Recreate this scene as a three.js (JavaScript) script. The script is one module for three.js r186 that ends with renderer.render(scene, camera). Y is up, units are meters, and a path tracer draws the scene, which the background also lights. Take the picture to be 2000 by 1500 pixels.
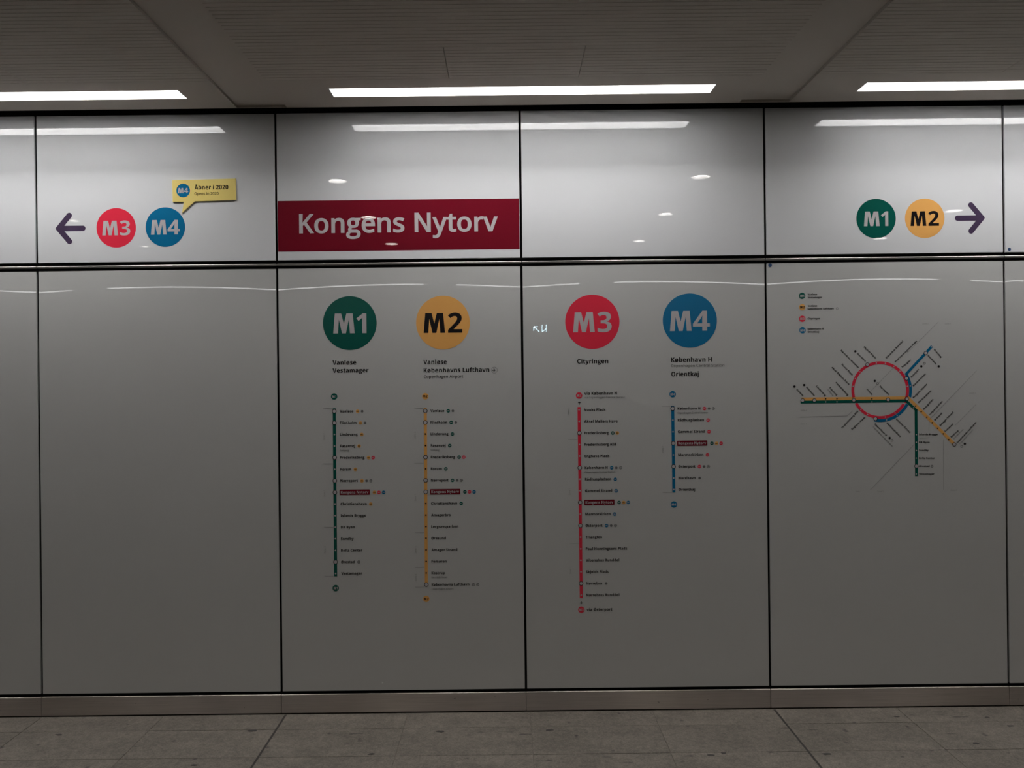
import * as THREE from 'three';
import { RectAreaLightUniformsLib } from 'three/addons/lights/RectAreaLightUniformsLib.js';
import { FontLoader } from 'three/addons/loaders/FontLoader.js';
import { RoundedBoxGeometry } from 'three/addons/geometries/RoundedBoxGeometry.js';
import { mergeGeometries, toCreasedNormals } from 'three/addons/utils/BufferGeometryUtils.js';

// ---------------------------------------------------------------- camera, exposure, light levels
const scene = new THREE.Scene();
scene.background = new THREE.Color(0x000000);
const EYE = 1.636, DIST = 4.27, FOCAL = 1700, ROLL = 0.0112;
const camera = new THREE.PerspectiveCamera(2 * Math.atan(750 / FOCAL) * 180 / Math.PI, 4 / 3, 0.05, 60);
camera.position.set(0, EYE, DIST);
camera.lookAt(0, EYE, 0);
camera.rotateZ(-ROLL);
camera.setViewOffset(2000, 1500, 10, 12, 2000, 1500);
scene.add(camera);
const renderer = new THREE.WebGLRenderer({ antialias: true });
renderer.toneMapping = THREE.LinearToneMapping;
renderer.toneMappingExposure = 1.0;
renderer.shadowMap.enabled = true;
RectAreaLightUniformsLib.init();

const WASH = 35;            // radiance of the linear ceiling lights
const WASH_COLOR = new THREE.Color().setRGB(1.0, 0.985, 0.97);
const SPOT = 0.7;             // candela of a downlight
const FAR = 0.5;              // radiance of the lights along the facing wall
const SPOT_COLOR = new THREE.Color().setRGB(1.0, 0.93, 0.82);

// ---------------------------------------------------------------- helpers
const font = {
  bold: await new FontLoader().loadAsync('fonts/droid/droid_sans_bold.typeface.json'),
  regular: await new FontLoader().loadAsync('fonts/droid/droid_sans_regular.typeface.json'),
};
const U = DIST / FOCAL;                                     // metres on the wall for one unit of the print survey
const cosR = Math.cos(ROLL), sinR = Math.sin(ROLL);
// survey units of the print layout -> metres on the wall plane (x to the right, y above the floor)
function P(u, v) {
  const a = u - 990, b = v - 738;
  return [(a * cosR - b * sinR) * U, EYE - (a * sinR + b * cosR) * U];
}
let seed = 12345;
const rnd = () => { seed = (seed * 1664525 + 1013904223) >>> 0; return seed / 4294967296; };
const taken = new Map();
function numbered(name) {
  const n = taken.get(name) || 0; taken.set(name, n + 1);
  return n ? name + '_' + String(n).padStart(3, '0') : name;
}
function shade(o) { o.castShadow = true; o.receiveShadow = true; return o; }
function mesh(name, geo, mat, parent) {
  const m = shade(new THREE.Mesh(geo, mat));
  m.name = parent === scene ? numbered(name) : name;
  parent.add(m);
  return m;
}
function thing(name, label, category, pos, group) {
  const g = new THREE.Group();
  g.name = numbered(name); g.position.set(...pos);
  g.userData = { label, category };
  if (group) g.userData.group = group;
  scene.add(g);
  return g;
}
function structure(o, label, category) { o.userData.kind = 'structure'; if (label) o.userData.label = label; if (category) o.userData.category = category; return o; }
function box(x0, x1, y0, y1, z0, z1) {
  const g = new THREE.BoxGeometry(x1 - x0, y1 - y0, z1 - z0);
  g.translate((x0 + x1) / 2, (y0 + y1) / 2, (z0 + z1) / 2);
  return g;
}
function rbox(x0, x1, y0, y1, z0, z1, r = 0.0015) {
  const g = new RoundedBoxGeometry(x1 - x0, y1 - y0, z1 - z0, 1, r);
  g.translate((x0 + x1) / 2, (y0 + y1) / 2, (z0 + z1) / 2);
  return g;
}
function uvPlan(g, a = 'x', b = 'z', du = 0, dv = 0) {       // uv in metres along two axes
  const p = g.attributes.position, uv = new Float32Array(p.count * 2);
  const get = { x: (i) => p.getX(i), y: (i) => p.getY(i), z: (i) => p.getZ(i) };
  for (let i = 0; i < p.count; i++) { uv[2 * i] = get[a](i) + du; uv[2 * i + 1] = get[b](i) + dv; }
  g.setAttribute('uv', new THREE.BufferAttribute(uv, 2));
  return g;
}

// tiling value noise
function noiseField(n, cells, s0) {
  let s = s0; const r = () => { s = (s * 1664525 + 1013904223) >>> 0; return s / 4294967296; };
  const cx = cells[0], cy = cells[1], lat = Array.from({ length: cx * cy }, r), out = new Float32Array(n * n);
  const sm = (t) => t * t * (3 - 2 * t);
  for (let j = 0; j < n; j++) {
    const fy = j / n * cy, y0 = Math.floor(fy), ty = sm(fy - y0);
    for (let i = 0; i < n; i++) {
      const fx = i / n * cx, x0 = Math.floor(fx), tx = sm(fx - x0);
      const a = lat[(y0 % cy) * cx + x0 % cx], b = lat[(y0 % cy) * cx + (x0 + 1) % cx];
      const c = lat[((y0 + 1) % cy) * cx + x0 % cx], d = lat[((y0 + 1) % cy) * cx + (x0 + 1) % cx];
      out[j * n + i] = (a + (b - a) * tx) * (1 - ty) + (c + (d - c) * tx) * ty;
    }
  }
  return out;
}
function dataTexture(n, fn, srgb) {
  const d = new Uint8Array(n * n * 4);
  for (let i = 0; i < n * n; i++) { const c = fn(i); d[4 * i] = c[0]; d[4 * i + 1] = c[1]; d[4 * i + 2] = c[2]; d[4 * i + 3] = 255; }
  const t = new THREE.DataTexture(d, n, n);
  t.wrapS = t.wrapT = THREE.RepeatWrapping; t.magFilter = THREE.LinearFilter; t.minFilter = THREE.LinearMipmapLinearFilter; t.generateMipmaps = true;
  if (srgb) t.colorSpace = THREE.SRGBColorSpace;
  t.needsUpdate = true;
  return t;
}
const clamp = (v) => Math.max(0, Math.min(255, Math.round(v)));

// ---------------------------------------------------------------- materials
const lin = (r, g, b) => new THREE.Color().setRGB(r, g, b);
const glassy = (c, extra = {}) => new THREE.MeshPhysicalMaterial({ color: c, roughness: 0.012, ior: 1.8, ...extra });
const M = {
  upperGlass: glassy(lin(0.735, 0.745, 0.765)),
  lowerGlass: glassy(lin(0.565, 0.57, 0.56)),
  glassEdge: new THREE.MeshStandardMaterial({ color: lin(0.30, 0.34, 0.32), roughness: 0.2 }),
  red: glassy(lin(0.82, 0.034, 0.072)),
  blue: glassy(lin(0.006, 0.165, 0.34)),
  green: glassy(lin(0.003, 0.105, 0.078)),
  yellow: glassy(lin(0.86, 0.44, 0.125)),
  band: glassy(lin(0.175, 0.007, 0.018)),
  letterWhite: glassy(lin(0.54, 0.51, 0.52)),
  letterBlack: glassy(lin(0.012, 0.010, 0.012)),
  letterGrey: glassy(lin(0.16, 0.16, 0.16)),
  zoneGrey: glassy(lin(0.33, 0.33, 0.32)),
  arrow: glassy(lin(0.075, 0.05, 0.10)),
  callout: new THREE.MeshPhysicalMaterial({ color: lin(0.80, 0.64, 0.20), roughness: 0.35 }),
  dot: new THREE.MeshStandardMaterial({ color: lin(0.02, 0.06, 0.16), roughness: 0.4 }),
  black: new THREE.MeshStandardMaterial({ color: lin(0.006, 0.006, 0.007), roughness: 0.8 }),
  jointSeal: new THREE.MeshStandardMaterial({ color: lin(0.026, 0.023, 0.02), roughness: 0.7 }),
  plaster: new THREE.MeshStandardMaterial({ color: lin(0.52, 0.475, 0.425), roughness: 0.85 }),
  ceilBand: new THREE.MeshStandardMaterial({ color: lin(0.52, 0.475, 0.425), roughness: 0.8 }),
  lampInner: new THREE.MeshStandardMaterial({ color: lin(0.66, 0.66, 0.66), roughness: 0.45 }),
  lampWhite: new THREE.MeshStandardMaterial({ color: lin(0.82, 0.82, 0.82), roughness: 0.45 }),
  lampGlow: new THREE.MeshStandardMaterial({ color: 0xffffff, roughness: 0.5, emissive: lin(1, 0.99, 0.98), emissiveIntensity: 2.2 }),
  farGlow: new THREE.MeshStandardMaterial({ color: 0xffffff, roughness: 0.5, emissive: lin(1, 0.99, 0.98), emissiveIntensity: 4 }),
  spotGlow: new THREE.MeshStandardMaterial({ color: 0xffffff, roughness: 0.5, emissive: lin(1, 0.95, 0.88), emissiveIntensity: 20 }),
  signGlow: new THREE.MeshStandardMaterial({ color: 0xffffff, roughness: 0.5, emissive: lin(0.62, 0.88, 1.0), emissiveIntensity: 9 }),
  signBody: new THREE.MeshStandardMaterial({ color: lin(0.03, 0.032, 0.036), roughness: 0.4 }),
  rail: new THREE.MeshStandardMaterial({ color: lin(0.55, 0.53, 0.51), roughness: 0.34, metalness: 1 }),
  hallWall: new THREE.MeshStandardMaterial({ color: lin(0.20, 0.195, 0.19), roughness: 0.6 }),
};
// granite paving: fine speckle over soft mottling, with a few spots and stains
{
  const n = 1024, fine = noiseField(n, [400, 400], 7), mid = noiseField(n, [90, 90], 11), low = noiseField(n, [14, 22], 13), stain = noiseField(n, [34, 60], 19);
  const tex = dataTexture(n, (i) => {
    let v = 150 + (fine[i] - 0.5) * 44 + (mid[i] - 0.5) * 22 + (low[i] - 0.5) * 18;
    if (stain[i] > 0.90) v -= (stain[i] - 0.90) * 700;
    if (fine[i] > 0.985) v += 30;
    return [clamp(v), clamp(v * 0.945), clamp(v * 0.865)];
  }, true);
  tex.repeat.set(1 / 1.7, 1 / 1.7);
  const bump = dataTexture(n, (i) => { const v = clamp(fine[i] * 160 + mid[i] * 95); return [v, v, v]; });
  bump.repeat.copy(tex.repeat);
  const tint = (q, k = q * 0.43) => new THREE.MeshStandardMaterial({ color: lin(k, k, k), map: tex, roughness: 0.62, bumpMap: bump, bumpScale: 0.0006 });
  M.stone = [tint(1.0), tint(0.96), tint(0.92)];
}
// brushed steel of the kick plates: long horizontal scratches and scuffs
{
  const n = 1024, streak = noiseField(n, [6, 512], 31), scr = noiseField(n, [14, 256], 37), blot = noiseField(n, [16, 16], 41), spot = noiseField(n, [120, 120], 43);
  const rough = dataTexture(n, (i) => { const v = clamp(130 + (streak[i] - 0.5) * 16 + (blot[i] - 0.5) * 8); return [v, v, v]; });
  const col = dataTexture(n, (i) => { let v = 212 + (streak[i] - 0.5) * 14 + (blot[i] - 0.5) * 8 + (scr[i] - 0.5) * 8; if (spot[i] > 0.985) v *= 0.5; return [clamp(v), clamp(v * 0.96), clamp(v * 0.93)]; }, true);
  M.steel = new THREE.MeshPhysicalMaterial({ color: lin(0.85, 0.84, 0.83), map: col, metalness: 1, roughness: 0.72, roughnessMap: rough, anisotropy: 1, anisotropyRotation: Math.PI / 2 });
}

// ---------------------------------------------------------------- the shell of the hall
const HX = 9.6, HZ = 8.15, CEIL = 2.95, TOP = 3.3;
const PANEL_TOP = 2.945, UP_BOTTOM = 2.225, LOW_TOP = 2.184, LOW_BOTTOM = 0.110, KICK_TOP = 0.095;
const seams = [-5.9, -4.7, -3.5, -2.30, -1.123, 0.077, 1.276, 2.447, 3.65, 4.85, 6.05];
const JOINT = 0.0115;

structure(mesh('wall_front', box(-HX - 0.2, HX + 0.2, 0, TOP, -0.26, -0.045), M.black, scene), 'black backing wall seen only in the joints between the glass panels', 'wall');
for (const [sx, e] of [[-1, seams[0]], [1, seams[seams.length - 1]]]) {
  const w = mesh('wall_front_end', sx < 0 ? box(-HX, e - 0.006, 0, PANEL_TOP, -0.045, 0) : box(e + 0.006, HX, 0, PANEL_TOP, -0.045, 0), M.hallWall, scene);
  structure(w, sx < 0 ? 'plain grey wall carrying on left of the glass panels' : 'plain grey wall carrying on right of the glass panels', 'wall');
}
structure(mesh('wall_back', box(-HX - 0.2, HX + 0.2, 0, TOP, HZ, HZ + 0.2), M.hallWall, scene), 'plain grey wall facing the glass panels across the hall', 'wall');
structure(mesh('wall_left', box(-HX - 0.2, -HX, 0, TOP, -0.045, HZ), M.hallWall, scene), 'plain grey end wall on the left of the hall', 'wall');
structure(mesh('wall_right', box(HX, HX + 0.2, 0, TOP, -0.045, HZ), M.hallWall, scene), 'plain grey end wall on the right of the hall', 'wall');

// floor: bed under the slabs, slabs near the wall, plain paving beyond
const PAVED = 1.99;
const floor = structure(mesh('floor', mergeGeometries([uvPlan(box(-HX - 0.2, HX + 0.2, -0.2, -0.002, -0.26, PAVED)), uvPlan(box(-HX - 0.2, HX + 0.2, -0.2, 0, PAVED, HZ + 0.2))]), M.stone[1], scene), 'brown-grey granite paving of the passage', 'floor');
{
  const rowsZ = [0.006, 0.19, 0.49, 0.79, 1.09, 1.39, 1.69, PAVED], pitch = 0.5975, x0 = -1.1;
  for (let r = 0; r + 1 < rowsZ.length; r++)
    for (let c = -6; c < 12; c++) {
      const a = x0 + c * pitch, b = a + pitch, wideA = ((c % 4) + 4) % 4 === 0, wideB = (((c + 1) % 4) + 4) % 4 === 0;
      const g = rbox(a + (wideA ? 0.005 : 0.0012), b - (wideB ? 0.005 : 0.0012), -0.008, (rnd() - 0.5) * 0.0008, rowsZ[r] + 0.0012, rowsZ[r + 1] - 0.0012, 0.0012);
      mesh('floor_slab', uvPlan(g, 'x', 'z', rnd() * 3, rnd() * 3), M.stone[Math.floor(rnd() * 3)], floor);
    }
  for (let c = -4; c <= 12; c += 4) mesh('movement_joint', box(x0 + c * pitch - 0.0046, x0 + c * pitch + 0.0046, -0.004, -0.0008, 0.012, PAVED), M.jointSeal, floor);
}

// trodden gum and grit on the slabs
{
  const spotMat = new THREE.MeshStandardMaterial({ color: lin(0.035, 0.032, 0.03), roughness: 0.8 });
  for (const [x, z, r] of [[-0.325, 0.235, 0.014], [-2.1, 0.225, 0.013], [0.18, 0.235, 0.012], [1.36, 0.52, 0.013], [0.86, 0.52, 0.011], [2.31, 0.245, 0.012], [2.05, 0.43, 0.012], [-1.21, 0.2, 0.014], [-0.61, 0.47, 0.012], [0.92, 0.5, 0.008], [2.26, 0.14, 0.009], [-1.35, 0.56, 0.01], [1.84, 0.12, 0.01], [2.47, 0.4, 0.012]]) {
    const n = 9, s = new THREE.Shape();
    for (let k = 0; k < n; k++) { const q = r * (0.65 + 0.5 * rnd()), a = k / n * Math.PI * 2; s[k ? 'lineTo' : 'moveTo'](q * 1.5 * Math.cos(a), q * 0.8 * Math.sin(a)); }
    const g = new THREE.ExtrudeGeometry(s, { depth: 0.0008, bevelEnabled: false });
    g.rotateX(-Math.PI / 2); g.translate(x, 0.0003, z);
    mesh('gum_spot', g, spotMat, floor);
  }
}

// ceiling: slab above, then per bay a smooth strip with the light slot, ribbed panels and recessed bands between
const BAY = 2.42, BAY0 = 0.045, BANDW = 0.24, SLOT = [0.22, 0.345], SLOTLEN = 1.755, LAMP0 = 0.085, LAMPPITCH = 2.43, STRIP = 0.46;
const ceiling = structure(mesh('ceiling', box(-HX - 0.2, HX + 0.2, 3.12, TOP, -0.26, HZ + 0.2), M.black, scene), 'ribbed warm-grey ceiling with smooth recessed bands', 'ceiling');
const slotZ2 = [7.74, 7.85];
const farLamps = [[-8.6, -6.06], [-5.54, -1.13], [-0.67, 1.0], [1.49, 6.0], [6.5, 8.9]];
function ribbed(x0, x1, z0, z1) {
  const s = new THREE.Shape(), pitch = 0.033, gw = 0.004, gd = 0.001, n = Math.max(1, Math.round((z1 - z0) / pitch)), p = (z1 - z0) / n;
  s.moveTo(-z0, 0.02);
  s.lineTo(-z0, 0);
  for (let i = 0; i < n; i++) {
    const a = z0 + (i + 1) * p;
    if (i + 1 < n) { s.lineTo(-a + gw, 0); s.lineTo(-a + gw * 0.75, gd); s.lineTo(-a + gw * 0.25, gd); s.lineTo(-a, 0); } else s.lineTo(-a, 0);
  }
  s.lineTo(-z1, 0.02);
  const g = new THREE.ExtrudeGeometry(s, { depth: x1 - x0, bevelEnabled: false });
  g.rotateY(Math.PI / 2); g.translate(x0, CEIL, 0);               // drawn across, extruded along the wall
  return g;
}
const HATCH = [-0.283, 0.283];
for (let k = -4; k <= 4; k++) {
  const c = BAY0 + k * BAY, a = Math.max(-HX, c - BAY / 2 + BANDW / 2), b = Math.min(HX, c + BAY / 2 - BANDW / 2);
  if (b - a < 0.3) continue;
  // smooth strip with the slot cut out
  const s = new THREE.Shape([[a, 0.08], [b, 0.08], [b, STRIP - 0.001], [a, STRIP - 0.001]].map(([x, y]) => new THREE.Vector2(x, y)));
  const lc = LAMP0 + k * LAMPPITCH, hx0 = lc - SLOTLEN / 2, hx1 = lc + SLOTLEN / 2;
  if (Math.abs(k) <= 3) s.holes.push(new THREE.Path([[hx0, SLOT[0]], [hx0, SLOT[1]], [hx1, SLOT[1]], [hx1, SLOT[0]]].map(([x, y]) => new THREE.Vector2(x, y))));
  const g = new THREE.ExtrudeGeometry(s, { depth: 0.02, bevelEnabled: false });
  g.rotateX(Math.PI / 2); g.translate(0, CEIL + 0.02, 0);
  mesh('ceiling_strip', g, M.plaster, ceiling);
  const near = Math.abs(k) <= 2;
  if (near) {
    const e = 0.0012;
    for (const [p, q] of [[a, c + HATCH[0]], [c + HATCH[0], c + HATCH[1]], [c + HATCH[1], b]]) mesh('ceiling_panel', ribbed(p + e, q - e, STRIP + e, 0.82 - e), M.plaster, ceiling);
    mesh('ceiling_panel', ribbed(a + e, b - e, 0.82 + e, 2.2), M.plaster, ceiling);
  }
  // the far part, with the slots over the facing wall left open
  mesh('ceiling_panel', box(a, b, CEIL, CEIL + 0.02, near ? 2.203 : STRIP, 7.6), M.plaster, ceiling);
  if (k < 4 && c + BAY / 2 + BANDW / 2 < HX) mesh('ceiling_band', box(c + BAY / 2 - BANDW / 2 + 0.0006, c + BAY / 2 + BANDW / 2 - 0.0006, CEIL + 0.012, CEIL + 0.04, 0.08, 7.6), M.ceilBand, ceiling);
}
{
  const s = new THREE.Shape([[-HX, 7.602], [HX, 7.602], [HX, HZ], [-HX, HZ]].map(([x, y]) => new THREE.Vector2(x, y)));
  for (const [p, q] of farLamps) s.holes.push(new THREE.Path([[p, slotZ2[0]], [p, slotZ2[1]], [q, slotZ2[1]], [q, slotZ2[0]]].map(([x, y]) => new THREE.Vector2(x, y))));
  const g = new THREE.ExtrudeGeometry(s, { depth: 0.02, bevelEnabled: false });
  g.rotateX(Math.PI / 2); g.translate(0, CEIL + 0.02, 0);
  mesh('ceiling_strip', g, M.plaster, ceiling);
}

mesh('ceiling_edge', box(-HX, HX, CEIL, CEIL + 0.1, 0.074, 0.0795), M.plaster, ceiling);

// ---------------------------------------------------------------- skirting and rail, one length per panel
const base = new THREE.Group(); base.name = 'baseboard_front'; scene.add(base); structure(base, 'brushed steel kick plates along the foot of the glass wall', 'baseboard');
const rail = new THREE.Group(); rail.name = 'trim_1'; scene.add(rail); structure(rail, 'narrow metal rail between upper and lower glass panels', 'rail');
for (let i = 0; i + 1 < seams.length; i++) {
  const a = seams[i] + 0.0008, b = seams[i + 1] - 0.0008;
  mesh('kick_plate', uvPlan(rbox(a, b, 0.004, KICK_TOP, -0.006, 0.004, 0.002), 'x', 'y', rnd() * 5, rnd()), M.steel, base);
  mesh('rail_length', rbox(a, b, 2.197, 2.2085, -0.008, 0.002, 0.003), M.rail, rail);
}

// ---------------------------------------------------------------- print on the glass
const LAYER = 0.00016;
const capOf = {};
for (const w of ['bold', 'regular']) { const g = new THREE.ShapeGeometry(font[w].generateShapes('H', 1)); g.computeBoundingBox(); capOf[w] = g.boundingBox.max.y; }
// a film of lettering: cap height in survey units, left end of the baseline at the origin
function textGeo(str, cap, { bold = true, width, align = 'left', seg = 3, swell = 0 } = {}) {
  const w = bold ? 'bold' : 'regular';
  const g = new THREE.ExtrudeGeometry(font[w].generateShapes(str, cap * U / capOf[w]), { depth: LAYER * 0.9, bevelEnabled: swell > 0, bevelSize: swell * cap * U, bevelThickness: 0.00004, bevelSegments: 1, curveSegments: seg });
  g.computeBoundingBox();
  let x0 = g.boundingBox.min.x, len = g.boundingBox.max.x - x0;
  g.translate(-x0, 0, 0);
  if (width) { g.scale(width * U / len, 1, 1); len = width * U; }
  if (align === 'center') g.translate(-len / 2, 0, 0);
  g.userData.len = len;
  return g;
}
function discGeo(r, seg = 40, inner = 0) {
  const s = new THREE.Shape(); s.absarc(0, 0, r * U, 0, Math.PI * 2, false);
  if (inner) { const h = new THREE.Path(); h.absarc(0, 0, inner * U, 0, Math.PI * 2, true); s.holes.push(h); }
  return new THREE.ExtrudeGeometry(s, { depth: LAYER * 0.9, bevelEnabled: false, curveSegments: seg });
}
// put a film at a survey point on a thing; layer 1 lies on the glass, 2 and 3 on other film
function put(name, g, mat, parent, root, u, v, layer = 1, turn = 0) {
  const [x, y] = P(u, v);
  if (turn) g.rotateZ(turn);
  g.translate(x - root.position.x, y - root.position.y, LAYER * layer);
  return mesh(name, g, mat, parent);
}
const bigM = [[0, 0], [0.09, 1], [0.405, 1], [0.538, 0.47], [0.671, 1], [0.986, 1], [1.076, 0], [0.84, 0], [0.79, 0.70], [0.635, 0], [0.441, 0], [0.286, 0.70], [0.236, 0]];
const digitBox = { 1: [3.7, 19.5], 2: [5.8, 28], 3: [5.3, 27.5], 4: [2.7, 32.7] };
const lineColor = { 1: 'green', 2: 'yellow', 3: 'red', 4: 'blue' };
function lineMark(n, r) {                                        // the letters M1 .. M4, centred
  const k = r / 52.5, cap = 38.9 * k;
  const s = new THREE.Shape(bigM.map(([x, y]) => new THREE.Vector2(x * cap * U, y * cap * U)));
  const m = new THREE.ExtrudeGeometry(s, { depth: LAYER * 0.9, bevelEnabled: false });
  const [gap, w] = digitBox[n], d = textGeo(String(n), cap, { width: w * k, seg: r > 20 ? 8 : 3 });
  d.translate((1.076 * cap + gap * k) * U, 0, 0);
  const g = mergeGeometries([m, d]);
  g.translate(-(1.076 * cap + (gap + w) * k) / 2 * U, -cap / 2 * U, 0);
  return g;
}
function lineBadge(n, u, v, r, parent, root, label, layer = 1) {
  const b = put('line_badge', discGeo(r, r > 20 ? 48 : 14), M[lineColor[n]], parent, root, u, v, layer);
  if (label) b.userData.label = label;
  put('badge_lettering', lineMark(n, r), n === 2 ? M.letterBlack : M.letterWhite, parent === root ? b : parent, root, u, v + 0.01 * r, layer + 1);
  return b;
}
function strip(u0, v0, u1, v1, w) {                               // straight printed line between two survey points, in wall metres
  const [x0, y0] = P(u0, v0), [x1, y1] = P(u1, v1), l = Math.hypot(x1 - x0, y1 - y0), nx = -(y1 - y0) / l * w * U / 2, ny = (x1 - x0) / l * w * U / 2;
  const s = new THREE.Shape([[x0 + nx, y0 + ny], [x0 - nx, y0 - ny], [x1 - nx, y1 - ny], [x1 + nx, y1 + ny]].map(([x, y]) => new THREE.Vector2(x, y)));
  return new THREE.ExtrudeGeometry(s, { depth: LAYER * 0.9, bevelEnabled: false });
}
function putWall(name, g, mat, parent, root, layer = 1) {         // geometry already in wall metres
  g.translate(-root.position.x, -root.position.y, LAYER * layer);
  return mesh(name, g, mat, parent);
}
function arrowGeo(px, w, len, head) {                             // arrow pointing to +x, tip at the origin, round ends
  const parts = [], bar = (x0, y0, x1, y1) => {
    const a = Math.atan2(y1 - y0, x1 - x0), s = new THREE.Shape(), r = w / 2 * U;
    s.absarc(x0 * U, y0 * U, r, a + Math.PI / 2, a + Math.PI * 1.5, false);
    s.absarc(x1 * U, y1 * U, r, a - Math.PI / 2, a + Math.PI / 2, false);
    parts.push(new THREE.ExtrudeGeometry(s, { depth: LAYER * 0.9, bevelEnabled: false, curveSegments: 10 }));
  };
  bar(-len + w / 2, 0, -w * 0.6, 0);
  bar(-head, head - w * 0.2, -w * 0.62, 0); bar(-head, -head + w * 0.2, -w * 0.62, 0);
  const t = w * 0.62, s = new THREE.Shape([[-t - w * 0.354, w * 0.354], [0.2, 0], [-t - w * 0.354, -w * 0.354]].map(([x, y]) => new THREE.Vector2(x * U, y * U)));
  parts.push(new THREE.ExtrudeGeometry(s, { depth: LAYER * 0.9, bevelEnabled: false }));
  return mergeGeometries(parts.map((g, i) => g.translate(0, 0, i * 0.00002)));
}

// ---------------------------------------------------------------- glass panels
function upperPanel(i, label, group) {
  const a = seams[i] + JOINT / 2, b = seams[i + 1] - JOINT / 2, cx = (a + b) / 2;
  const g = thing('upper_glass_panel', label, 'wall panel', [cx, UP_BOTTOM, 0], group);
  mesh('glass_pane', rbox(a - cx, b - cx, 0, PANEL_TOP - UP_BOTTOM, -0.012, 0, 0.0012), M.upperGlass, g);
  mesh('back_frame', rbox(a - cx + 0.01, b - cx - 0.01, 0.01, PANEL_TOP - UP_BOTTOM - 0.01, -0.045, -0.0125, 0.002), M.black, g);
  return g;
}
function lowerPanel(i, label, group, warp = 0.0012) {
  const a = seams[i] + JOINT / 2, b = seams[i + 1] - JOINT / 2, cx = (a + b) / 2, w = b - a, h = LOW_TOP - LOW_BOTTOM;
  const g = thing('lower_glass_panel', label, 'wall panel', [cx, LOW_BOTTOM, -0.003], group);
  // the sheet bends back a millimetre at its two upper clamps
  let s = new THREE.BoxGeometry(w, h, 0.012, 28, 56, 1);
  s.translate(0, h / 2, -0.006);
  const p = s.attributes.position;
  for (let k = 0; k < p.count; k++) { const t = 2 * p.getX(k) / w; p.setZ(k, p.getZ(k) - warp * t * t * Math.exp(-(h - p.getY(k)) / 0.2)); }
  s = toCreasedNormals(s, 0.6);
  mesh('glass_pane', s, M.lowerGlass, g);
  mesh('back_frame', rbox(-w / 2 + 0.01, w / 2 - 0.01, 0.01, h - 0.01, -0.042, -0.0145, 0.002), M.black, g);
  return g;
}
const blankFar = 'blank white upper glass panel out past the signed stretch of wall';
const blankFarLow = 'blank white lower glass panel out past the signed stretch of wall';
for (const i of [0, 1, 8, 9]) { upperPanel(i, blankFar, 'outer upper panels'); lowerPanel(i, blankFarLow, 'outer lower panels'); }

// upper row in view
upperPanel(2, 'blank white upper glass panel next to the panel with arrow, M3 and M4');
const upA = upperPanel(3, 'white upper glass panel with left-pointing arrow and round M3 and M4 badges');
const upB = upperPanel(4, 'white upper glass panel carrying the dark red station name band');
upperPanel(5, 'blank white upper glass panel between station name band and M1 M2 arrow panel');
const upD = upperPanel(6, 'white upper glass panel with round M1 and M2 badges and right-pointing arrow');
const upE = upperPanel(7, 'white upper glass panel with tiny blue dot in its lower corner');

put('direction_arrow', arrowGeo(0, 10.6, 59, 27.5).rotateZ(Math.PI), M.arrow, upA, upA, 108, 446.5).userData.label = 'dark violet arrow pointing left';
lineBadge(3, 227, 445, 38.5, upA, upA, 'round red M3 badge');
lineBadge(4, 323, 443.5, 38.5, upA, upA, 'round blue M4 badge');
lineBadge(1, 1711, 427, 38.5, upD, upD, 'round green M1 badge');
lineBadge(2, 1806, 426.5, 38.5, upD, upD, 'round yellow M2 badge with black letters');
put('direction_arrow', arrowGeo(0, 10.6, 59, 27.5), M.arrow, upD, upD, 1924, 425.5).userData.label = 'dark violet arrow pointing right';
{
  const [, y0] = P(780, 489), [, y1] = P(780, 390), a = seams[4] + JOINT / 2 + 0.0015, b = seams[5] - JOINT / 2 - 0.0015;
  const s = new THREE.Shape([[a, y0], [b, y0], [b, y1], [a, y1]].map(([x, y]) => new THREE.Vector2(x, y)));
  const band = putWall('name_band', new THREE.ExtrudeGeometry(s, { depth: LAYER * 0.9, bevelEnabled: false }), M.band, upB, upB);
  band.userData.label = 'dark red band with the station name in white';
  put('name_lettering', textGeo('Kongens Nytorv', 36, { width: 388, seg: 8, bold: false, swell: 0.028 }), M.letterWhite, band, upB, 584.5, 455, 2);
}
put('blue_dot', discGeo(3.2, 12), M.dot, upE, upE, 1971.5, 487);

// yellow speech-bubble plate stuck over the corner of the M4 badge
{
  const [bx, by] = P(400, 372);
  const g = thing('speech_bubble_sign', 'yellow speech-bubble notice with small M4 badge stuck on the glass', 'sign', [bx, by, 0.0008]);
  const pts = [[337, 352.5], [461, 349], [462, 391], [381, 394], [356, 416.5], [360, 394.5], [338, 395]].map(([u, v]) => { const [x, y] = P(u, v); return new THREE.Vector2(x - bx, y - by); });
  const geo = new THREE.ExtrudeGeometry(new THREE.Shape(pts), { depth: 0.003, bevelEnabled: true, bevelThickness: 0.0006, bevelSize: 0.0006, bevelOffset: -0.0006, bevelSegments: 1 });
  geo.translate(0, 0, 0.0006);
  mesh('plate', geo, M.callout, g);
  const L = 0.0044 / LAYER;
  lineBadge(4, 358.5, 372.5, 13.4, g, g, 'small round blue M4 badge', L);
  put('notice_lettering', textGeo('Åbner i 2020', 8.6, { width: 66, seg: 4 }), M.letterBlack, g, g, 380.5, 370.8, L);
  put('notice_lettering', textGeo('Opens in 2020', 5.2, { width: 47, bold: false }), M.letterBlack, g, g, 380.5, 381.2, L);
}

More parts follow.
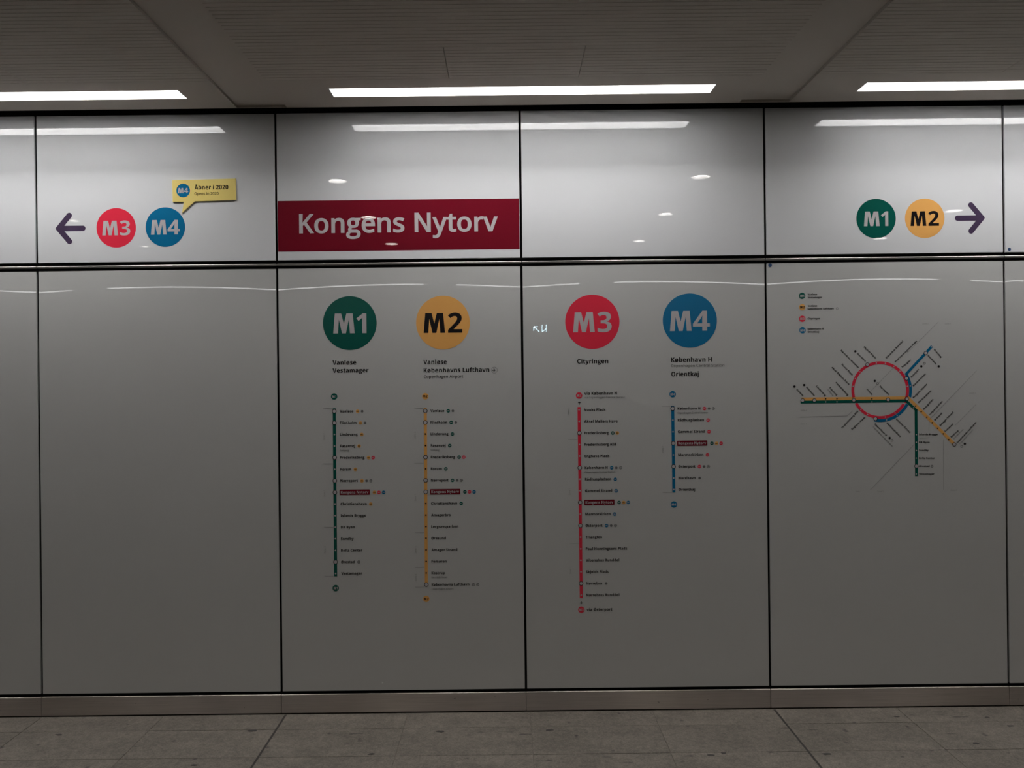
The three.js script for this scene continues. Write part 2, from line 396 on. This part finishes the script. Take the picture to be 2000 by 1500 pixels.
// lower row in view
lowerPanel(2, 'blank white lower glass panel next to the blank one below the M3 M4 arrow');
lowerPanel(3, 'blank white lower glass panel below the M3 and M4 arrow panel');
const loB = lowerPanel(4, 'white lower glass panel printed with the M1 and M2 station lists');
const loC = lowerPanel(5, 'white lower glass panel printed with the M3 and M4 station lists');
const loD = lowerPanel(6, 'white lower glass panel printed with the metro network map');
lowerPanel(7, 'blank white lower glass panel next to the metro network map');

// station lists
function symbols(code, u, v, r, parent, root) {                   // little connection symbols after a name
  let x = u;
  for (const c of code) {
    if (c >= '1' && c <= '4') {
      put('connection_symbol', discGeo(r, 8), M[lineColor[c]], parent, root, x, v);
      const t = textGeo('M' + c, r * 0.62, { align: 'center', seg: 1 });
      put('connection_symbol', t, c === '2' ? M.letterBlack : M.letterWhite, parent, root, x, v + r * 0.31, 2);
      x += 9;
    } else if (c === 's') { put('connection_symbol', discGeo(r * 0.8, 3), M.letterGrey, parent, root, x, v); x += 8.5; }
    else { put('connection_symbol', discGeo(r * 0.85, 8, r * 0.55), M.letterGrey, parent, root, x, v); put('connection_symbol', discGeo(r * 0.3, 3), M.letterGrey, parent, root, x, v); x += 8.5; }
  }
}
function routeLine(n, root, u0, v0, u1, v1, textU, first, last, rows, zones) {
  const line = putWall('route_line', strip(u0, v0, u1, v1, 6), M[lineColor[n]], root, root);
  line.userData.label = { 1: 'green M1 line with its stops', 2: 'yellow M2 line with its stops', 3: 'red M3 line with its stops', 4: 'blue M4 line with its stops' }[n];
  const at = (v) => u0 + (u1 - u0) * (v - v0) / (v1 - v0);
  const N = rows.length;
  rows.forEach(([name, big, code, sub], k) => {
    const v = first + (last - first) * k / (N - 1), u = at(v), tu = textU + (u - u0);
    if (big) {
      put('stop_marker', discGeo(4.3, 10), M.letterBlack, line, root, u, v, 2);
      put('stop_marker', discGeo(3.2, 10), M.letterWhite, line, root, u, v, 3);
    } else put('stop_marker', discGeo(1.6, 6), n === 2 ? M.letterBlack : M.letterWhite, line, root, u, v, 2);
    const here = name === 'Kongens Nytorv';
    const g = textGeo(name, 5.1), len = g.userData.len / U;
    if (here) {
      const [x, y] = P(tu - 2, v), w = (len + 5) * U, h = 10.5 * U, r = 1.2 * U, s = new THREE.Shape();
      s.moveTo(r, -h / 2); s.lineTo(w - r, -h / 2); s.quadraticCurveTo(w, -h / 2, w, -h / 2 + r); s.lineTo(w, h / 2 - r); s.quadraticCurveTo(w, h / 2, w - r, h / 2);
      s.lineTo(r, h / 2); s.quadraticCurveTo(0, h / 2, 0, h / 2 - r); s.lineTo(0, -h / 2 + r); s.quadraticCurveTo(0, -h / 2, r, -h / 2);
      const pg = new THREE.ExtrudeGeometry(s, { depth: LAYER * 0.9, bevelEnabled: false, curveSegments: 3 }); pg.translate(x, y, 0);
      putWall('name_plate', pg, M.band, line, root);
    }
    put('station_name', g, here ? M.letterWhite : M.letterBlack, line, root, tu + (here ? 0.6 : 0), v + 2.5, here ? 2 : 1);
    if (sub) put('station_name', textGeo(sub, 3.4, { bold: false, seg: 2 }), M.letterGrey, line, root, tu, v + 10.2);
    if (code) symbols(code, tu + len + (here ? 12 : 8), v, 3.5, line, root);
  });
  for (const [za, zb, num] of zones) {
    if (za) putWall('zone_mark', strip(at(za) - 22, za, at(za) - 4, za, 0.8), M.zoneGrey, line, root);
    if (num) put('zone_mark', textGeo('Zone ' + num, 3.2, { bold: false, align: 'center', seg: 2 }), M.zoneGrey, line, root, at(zb) - 19, zb, 1, Math.PI / 2);
  }
  return line;
}
function words(root, rows) {
  for (const [str, u, v, cap, width, bold = true, mat = M.letterBlack] of rows) put('destination_lettering', textGeo(str, cap, { width, bold, seg: 4 }), mat, root, root, u, v);
}
lineBadge(1, 683, 631, 52.5, loB, loB, 'large round green M1 badge');
lineBadge(2, 865, 630, 52.5, loB, loB, 'large round yellow M2 badge with black letters');
words(loB, [['Vanløse', 649.5, 712.5, 8.7, 46], ['Vestamager', 649.5, 728, 8.7, 70], ['Vanløse', 827, 711.5, 8.7, 45.5], ['Københavns Lufthavn', 827.5, 727.5, 8.7, 128], ['Copenhagen Airport', 828, 738.5, 5.6, 76.5, false]]);
// the aeroplane in its ring
{
  const ring = put('airport_symbol', discGeo(6.2, 20, 5.6), M.letterGrey, loB, loB, 965.5, 722.8);
  const q = [[4, 0], [3.2, 0.5], [1, 0.6], [-0.6, 3.2], [-1.5, 3.2], [-0.7, 0.6], [-2.6, 0.5], [-3.4, 1.4], [-4, 1.4], [-3.5, 0], [-4, -1.4], [-3.4, -1.4], [-2.6, -0.5], [-0.7, -0.6], [-1.5, -3.2], [-0.6, -3.2], [1, -0.6], [3.2, -0.5]];
  put('aeroplane', new THREE.ExtrudeGeometry(new THREE.Shape(q.map(([x, y]) => new THREE.Vector2(x * U, y * U))), { depth: LAYER * 0.9, bevelEnabled: false }), M.letterBlack, ring, loB, 965.5, 722.8);
}
lineBadge(1, 652.5, 774.5, 6.3, loB, loB);
lineBadge(2, 830.5, 774, 6.3, loB, loB);
lineBadge(1, 655.5, 1149, 6.3, loB, loB);
lineBadge(2, 832.5, 1170, 6.3, loB, loB);
routeLine(1, loB, 652.6, 797.5, 655.4, 1126, 663.5, 803.3, 1120.5, [
  ['Vanløse', 1, '2s'], ['Flintholm', 1, '2s'], ['Lindevang', 0, '2'], ['Fasanvej', 0, '2', 'Solbjerg'], ['Frederiksberg', 1, '23'], ['Forum', 0, '2'], ['Nørreport', 1, '2st'], ['Kongens Nytorv', 1, '234'],
  ['Christianshavn', 0, '2'], ['Islands Brygge', 0], ['DR Byen', 0], ['Sundby', 0], ['Bella Center', 0], ['Ørestad', 1, 't'], ['Vestamager', 0],
], [[798, 853, 2], [906, 964, 1], [1030, 1074, 3], [1125.5]]);
routeLine(2, loB, 830.5, 797, 832.6, 1143, 840.8, 802.5, 1142, [
  ['Vanløse', 1, '1s'], ['Flintholm', 1, '1s'], ['Lindevang', 0, '1'], ['Fasanvej', 0, '1', 'Solbjerg'], ['Frederiksberg', 1, '13'], ['Forum', 0, '1'], ['Nørreport', 1, '1st'], ['Kongens Nytorv', 1, '134'],
  ['Christianshavn', 0, '1'], ['Amagerbro', 0], ['Lergravsparken', 0], ['Øresund', 0], ['Amager Strand', 0], ['Femøren', 0], ['Kastrup', 0, '', 'Den Blå Planet'], ['Københavns Lufthavn', 1, 'tt', 'Copenhagen Airport'],
], [[797, 850, 2], [905, 972, 1], [1040.5, 1074, 3], [1108, 1128, 4], [1147]]);

lineBadge(3, 1157, 628.5, 53, loC, loC, 'large round red M3 badge');
lineBadge(4, 1347.5, 626, 53, loC, loC, 'large round blue M4 badge');
words(loC, [['Cityringen', 1127.5, 710, 8.7, 60.5], ['København H', 1311, 707, 8.7, 79.5], ['Copenhagen Central Station', 1311, 717, 5.2, 104, false, M.letterGrey], ['Orientkaj', 1311.5, 735, 8.7, 53.5],
  ['via København H', 1141.5, 771.2, 5.8, 63.5], ['via Copenhagen Central Station', 1141.5, 778.2, 3.6, 79, false, M.letterGrey], ['via Østerport', 1146, 1193.5, 5.5, 50]]);
lineBadge(3, 1131, 772.5, 6.3, loC, loC);
lineBadge(3, 1135.5, 1191, 6.3, loC, loC);
lineBadge(4, 1314, 770, 6.3, loC, loC);
lineBadge(4, 1316.5, 985.5, 6.3, loC, loC);
put('direction_arrow', arrowGeo(0, 1.1, 6, 2.4).rotateZ(Math.PI / 2), M.letterBlack, loC, loC, 1131.5, 784.5);
put('direction_arrow', arrowGeo(0, 1.1, 5, 2.4).rotateZ(-Math.PI / 2), M.letterBlack, loC, loC, 1135.5, 1180);
routeLine(3, loC, 1131, 795, 1135.4, 1168.5, 1141, 800.5, 1162.5, [
  ['Nuuks Plads', 0], ['Aksel Møllers Have', 0], ['Frederiksberg', 1, '12'], ['Frederiksberg Allé', 0], ['Enghave Plads', 0], ['København H', 1, '4st', 'Copenhagen Central Station'], ['Rådhuspladsen', 0, '4'], ['Gammel Strand', 0, '4'],
  ['Kongens Nytorv', 1, '124'], ['Marmorkirken', 0, '4'], ['Østerport', 1, '4st'], ['Trianglen', 0], ['Poul Henningsens Plads', 0], ['Vibenshus Runddel', 0], ['Skjolds Plads', 0], ['Nørrebro', 1, 's'], ['Nørrebros Runddel', 0],
], [[0, 803, 2], [858, 961, 1], [1061, 1115, 2]]);
routeLine(4, loC, 1314, 793, 1316.4, 962, 1323.6, 798, 956.5, [
  ['København H', 1, '3st', 'Copenhagen Central Station'], ['Rådhuspladsen', 0, '3'], ['Gammel Strand', 0, '3'], ['Kongens Nytorv', 1, '123'], ['Marmorkirken', 0, '3'], ['Østerport', 1, '3st'], ['Nordhavn', 0, 's'], ['Orientkaj', 0],
], [[793.5, 878, 1], [962]]);

// network map
{
  put('blue_dot', discGeo(3.6, 12), M.dot, loD, loD, 1504.5, 518);
  const legend = [[1, 1567, 577.7, ['Vanløse', 'Vestamager']], [2, 1567.3, 600, ['Vanløse', 'Københavns Lufthavn']], [3, 1567.3, 622.5, ['Cityringen']], [4, 1567.8, 645, ['København H', 'Orientkaj']]];
  for (const [n, u, v, t] of legend) {
    lineBadge(n, u, v, 6.2, loD, loD);
    t.forEach((s, k) => put('legend_lettering', textGeo(s, 3.5, { seg: 2 }), M.letterBlack, loD, loD, 1578, v + (t.length > 1 ? -1 + k * 5.8 : 1.3)));
  }
  put('airport_symbol', discGeo(2.4, 10, 1.7), M.letterGrey, loD, loD, 1635.5, 602.5);
  const CU = 1719.5, CV = 762, ringR = 53.5;
  const arc = (r, w, a0, a1) => {                                // printed arc, angles in degrees counter-clockwise from +x
    const s = new THREE.Shape(), [x, y] = P(CU, CV), A = a0 * Math.PI / 180, B = a1 * Math.PI / 180;
    s.absarc(x, y, (r + w / 2) * U, A, B, false); s.absarc(x, y, (r - w / 2) * U, B, A, true);
    return new THREE.ExtrudeGeometry(s, { depth: LAYER * 0.9, bevelEnabled: false, curveSegments: 40 });
  };
  const ring = putWall('ring_line', arc(ringR, 5.6, -28, 195), M.red, loD, loD); ring.userData.label = 'red M3 ring';
  putWall('ring_line', arc(ringR, 5.6, 208, 329), M.red, ring, loD);
  const yel = putWall('route_line', mergeGeometries([strip(1566, 779.6, 1774, 777, 6), strip(1773, 776, 1864.5, 867.5, 6)]), M.yellow, loD, loD); yel.userData.label = 'yellow M2 route on the map';
  const gre = putWall('route_line', mergeGeometries([strip(1564, 785.4, 1772, 783, 5.6), strip(1769, 782, 1791, 802, 5), strip(1789.6, 799, 1790.6, 930, 5.6)]), M.green, loD, loD, 1.05); gre.userData.label = 'green M1 route on the map';
  const blu = putWall('route_line', mergeGeometries([arc(59.5, 5.6, 258, 332), arc(59.5, 5.6, -14, 30), strip(1769, 732, 1821, 676, 5.2)]), M.blue, loD, loD, 0.95); blu.userData.label = 'blue M4 route on the map';
  const stop = (line, u, v, big, dark) => {
    if (big) { put('stop_marker', discGeo(3.9, 10), M.letterBlack, line, loD, u, v, 3); put('stop_marker', discGeo(3.0, 10), M.letterWhite, line, loD, u, v, 4); } else put('stop_marker', discGeo(1.3, 6), dark ? M.letterBlack : M.letterWhite, line, loD, u, v, 3);
  };
  for (const [u, v] of [[1568, 782], [1591, 782], [1668, 781.5], [1735, 780.5], [1772, 779]]) stop(yel, u, v, 1);
  for (const u of [1613, 1635, 1703.5]) { stop(yel, u, 779, 0, 1); stop(gre, u, 785, 0); }
  for (let k = 0; k < 7; k++) stop(yel, 1789 + k * 10.75, 793 + k * 10.9, 0, 1);
  stop(yel, 1864.5, 868, 1);
  stop(gre, 1784.5, 796.5, 0);
  for (const v of [849, 864, 880, 895, 926]) stop(gre, 1790.2, v, 0);
  stop(gre, 1790.3, 910.5, 1);
  for (const d of [172, 155, 138, 98, 79, 60, 44, 8, 225, 243, 281, 303]) stop(ring, CU + ringR * Math.cos(d * Math.PI / 180), CV - ringR * Math.sin(d * Math.PI / 180), 0);
  stop(ring, 1694.5, 712, 1); stop(blu, 1710.5, 818, 1); stop(blu, 1771, 739, 1); stop(blu, 1808.5, 689.5, 1); stop(blu, 1820, 677.5, 0);
  for (const d of [8, 282, 304]) stop(blu, CU + 59.5 * Math.cos(d * Math.PI / 180), CV - 59.5 * Math.sin(d * Math.PI / 180), 0);
  // names set at 45 degrees: from a first to a last point on the baseline
  const names = new THREE.Group(); names.name = 'map_lettering'; loD.add(names);
  const tilt = (str, u0, v0, u1, v1, cap = 3.3, bold = true, mat = M.letterBlack) => {
    const [x0, y0] = P(u0, v0), [x1, y1] = P(u1, v1), len = Math.hypot(x1 - x0, y1 - y0);
    put('station_name', textGeo(str, cap, { bold, width: len / U, seg: 2 }), mat, names, loD, u0, v0, 1, Math.atan2(y1 - y0, x1 - x0));
  };
  for (const [s, a, b, c, d] of [
    ['Vanløse', 1555, 761, 1568, 774], ['Flintholm', 1574.5, 757, 1590, 774], ['Lindevang', 1594, 755, 1612, 774], ['Fasanvej', 1620, 758, 1634, 773], ['Frederiksberg', 1632, 748, 1656, 773],
    ['Aksel Møllers Have', 1624, 718, 1658, 752], ['Nuuks Plads', 1643.5, 712, 1664.5, 734], ['Nørrebros Runddel', 1642, 685, 1676, 719], ['Nørrebro', 1674, 691, 1690, 707], ['Skjolds Plads', 1687, 678, 1710, 701],
    ['Vibenshus Runddel', 1732, 701, 1765, 667], ['Poul Henningsens Plads', 1750, 708, 1792, 667], ['Trianglen', 1763, 719, 1780, 704], ['Forum', 1693, 761, 1703, 772], ['Nørreport', 1718, 755, 1736, 772],
    ['Frederiksberg Allé', 1646, 837, 1677, 804], ['Enghave Plads', 1665, 840, 1691, 816], ['København H', 1708, 829, 1731, 852], ['Rådhuspladsen', 1732, 827, 1758, 854], ['Gammel Strand', 1750, 819, 1777, 846],
    ['Østerport', 1781, 738, 1796, 722], ['Marmorkirken', 1785, 755, 1809, 731], ['Kongens Nytorv', 1785, 778, 1812, 751], ['Nordhavn', 1812, 695, 1828, 712], ['Orientkaj', 1824, 683, 1838, 699],
    ['Christianshavn', 1795, 788, 1820, 764], ['Amagerbro', 1805, 801, 1824, 781], ['Lergravsparken', 1817, 811, 1842, 785], ['Øresund', 1827, 822, 1841, 808], ['Amager Strand', 1837, 833, 1863, 806],
    ['Femøren', 1847, 844, 1863, 829], ['Kastrup', 1859, 855, 1873, 842], ['Københavns Lufthavn', 1871, 866, 1908, 826],
    ['Islands Brygge', 1795.5, 850, 1832, 850], ['DR Byen', 1795.5, 865.5, 1816, 865.5], ['Sundby', 1795.5, 881, 1814, 881], ['Bella Center', 1795.5, 896.5, 1826, 896.5], ['Ørestad', 1795.5, 912, 1816, 912], ['Vestamager', 1795.5, 927.5, 1825.5, 927.5],
  ]) tilt(s, a, b, c, d);
  for (const [s, a, b, c, d] of [['Solbjerg', 1616, 761, 1627, 773.5], ['Copenhagen Central Station', 1705, 834, 1743, 873], ['Den Blå Planet', 1864, 858, 1883, 839], ['Copenhagen Airport', 1876, 868, 1902, 840]]) tilt(s, a, b, c, d, 2.5, false, M.letterGrey);
  for (const [u, v] of [[1552, 755], [1571, 752], [1671, 686], [1709, 744], [1738, 855.5], [1800, 715.5], [1834, 715.5], [1885, 867]]) put('connection_symbol', discGeo(2.5, 3), M.letterBlack, names, loD, u, v);
  for (const [u, v] of [[1714.5, 749], [1743, 860], [1806, 709.5], [1879, 872], [1821, 910.5]]) put('connection_symbol', discGeo(2.5, 8, 1.6), M.letterGrey, names, loD, u, v);
  const zones = new THREE.Group(); zones.name = 'zone_map'; loD.add(zones);
  for (const [a, b, c, d] of [[1833, 629, 1772, 690], [1747, 717, 1702, 763], [1908, 724, 1815, 820], [1907, 790, 1866, 831], [1843.5, 858, 1843.5, 957], [1786, 868, 1700, 957], [1563.5, 814.5, 1655, 812.5], [1655, 812.5, 1666, 802], [1815, 822, 1815, 855], [1815, 855, 1797, 856]]) putWall('zone_border', strip(a, b, c, d, 0.7), M.zoneGrey, zones, loD);
  for (const [n, u, v] of [[2, 1802, 633.5], [1, 1846, 633.5], [2, 1564, 802.5], [1, 1564, 829.5], [3, 1894, 769], [1, 1671, 961.5], [3, 1714, 961.5], [4, 1857, 959]]) put('zone_lettering', textGeo('Zone ' + n, 2.9, { bold: false, seg: 2 }), M.zoneGrey, zones, loD, u, v);
}

// ---------------------------------------------------------------- lights
function linearLight(x0, x1, z0, z1, label, group, depth, power, glow) {
  const cx = (x0 + x1) / 2, cz = (z0 + z1) / 2, w = x1 - x0, d = z1 - z0, H = depth + 0.014, t = 0.004;
  const g = thing('linear_ceiling_light', label, 'ceiling light', [cx, CEIL, cz], group);
  const e = 0.0008, W = w / 2 - e, D = d / 2 - e;
  mesh('housing', mergeGeometries([box(-W, W, 0, H, -D, -D + t), box(-W, W, 0, H, D - t, D), box(-W, -W + t, 0, H, -D + t, D - t), box(W - t, W, 0, H, -D + t, D - t), box(-W, W, H, H + t, -D, D)]), M.lampInner, g);
  mesh('diffuser', rbox(-W + t, W - t, depth, depth + 0.006, -D + t, D - t, 0.002), glow, g);
  const l = new THREE.RectAreaLight(WASH_COLOR, power, w - 0.02, d - 0.02);
  l.position.set(0, depth - 0.0015, 0); l.rotation.x = -Math.PI / 2;
  g.add(l);
  return g;
}
for (let k = -3; k <= 3; k++) {
  const c = LAMP0 + k * LAMPPITCH;
  const label = k === 0 ? 'recessed linear ceiling light above the station name band' : k === -1 ? 'recessed linear ceiling light above the M3 and M4 arrow' : k === 1 ? 'recessed linear ceiling light above the M1 and M2 arrow' : 'recessed linear ceiling light out past the signed stretch of wall';
  linearLight(c - SLOTLEN / 2, c + SLOTLEN / 2, SLOT[0], SLOT[1], label, 'recessed linear lights over the glass wall', 0.13, WASH, M.lampGlow);
}
farLamps.forEach(([a, b], i) => linearLight(a, b, slotZ2[0], slotZ2[1], i === 2 ? 'short linear ceiling light along the facing wall, between two long ones' : i % 2 ? 'long linear ceiling light along the facing wall, beside the short one' : 'outermost linear ceiling light along the facing wall, by an end wall', 'linear lights over the facing wall', -0.003, FAR, M.farGlow));

// round downlights in the ceiling bands
function downlight(x, z, label) {
  const R = 0.066, y = CEIL + 0.012;
  const g = thing('round_downlight', label, 'ceiling light', [x, y, z], 'round downlights in the ceiling bands');
  const trim = [[R - 0.005, 0], [R - 0.005, -0.022], [R, -0.0225], [R + 0.006, -0.021], [R + 0.007, 0]].map(([r, h]) => new THREE.Vector2(r, h));
  mesh('trim_ring', new THREE.LatheGeometry(trim, 40), M.lampWhite, g);
  mesh('lamp_face', new THREE.CylinderGeometry(R - 0.0055, R - 0.0055, 0.002, 40).translate(0, -0.0012, 0), M.spotGlow, g);
  const l = new THREE.SpotLight(SPOT_COLOR, SPOT, 0, 1.15, 0.5, 2);
  l.position.set(0, -0.0045, 0); l.target.position.set(0, -2, 0); l.castShadow = true; l.shadow.radius = 2;
  g.add(l, l.target);
}
[[-3.45, 'in the ceiling band past the M3 M4 light'], [-1.10, 'in the band between M3 M4 light and name-band light'], [1.29, 'in the band between name-band light and M1 M2 light'], [3.62, 'in the ceiling band past the M1 M2 light']].forEach(([x, where]) => {
  [[1.45, 'first'], [2.75, 'second'], [4.13, 'third']].forEach(([z, nth]) => downlight(x, z, nth + ' downlight from the glass, ' + where));
});

// lit sign hanging in the hall behind, mirrored in the glass
{
  const g = thing('hanging_sign', 'dark hanging sign with lit blue-white arrow, mirrored in the glass', 'sign', [0.35, 2.13, 6.0]);
  mesh('sign_box', new RoundedBoxGeometry(0.62, 0.22, 0.06, 2, 0.006).translate(0.12, 0.11, 0), M.signBody, g);
  for (const x of [-0.12, 0.36]) mesh('hanger', new THREE.CylinderGeometry(0.006, 0.006, CEIL - 2.35, 10).translate(x, 0.22 + (CEIL - 2.35) / 2, 0), M.rail, g);
  const bars = (list, t) => mergeGeometries(list.map(([a, b, c, d]) => {
    const l = Math.hypot(c - a, d - b), q = new THREE.BoxGeometry(l, t, 0.002); q.rotateZ(Math.atan2(d - b, c - a)); q.translate((a + c) / 2, (b + d) / 2, -0.0312); return q;
  }));
  mesh('lit_arrow', bars([[0.028, 0.056, -0.032, 0.116], [-0.036, 0.118, 0.012, 0.118], [-0.036, 0.118, -0.036, 0.07]], 0.013), M.signGlow, g);
  mesh('lit_pictogram', bars([[0.062, 0.05, 0.062, 0.14], [0.112, 0.05, 0.112, 0.14], [0.068, 0.056, 0.106, 0.085]], 0.011), M.signGlow, g);
}

renderer.render(scene, camera);
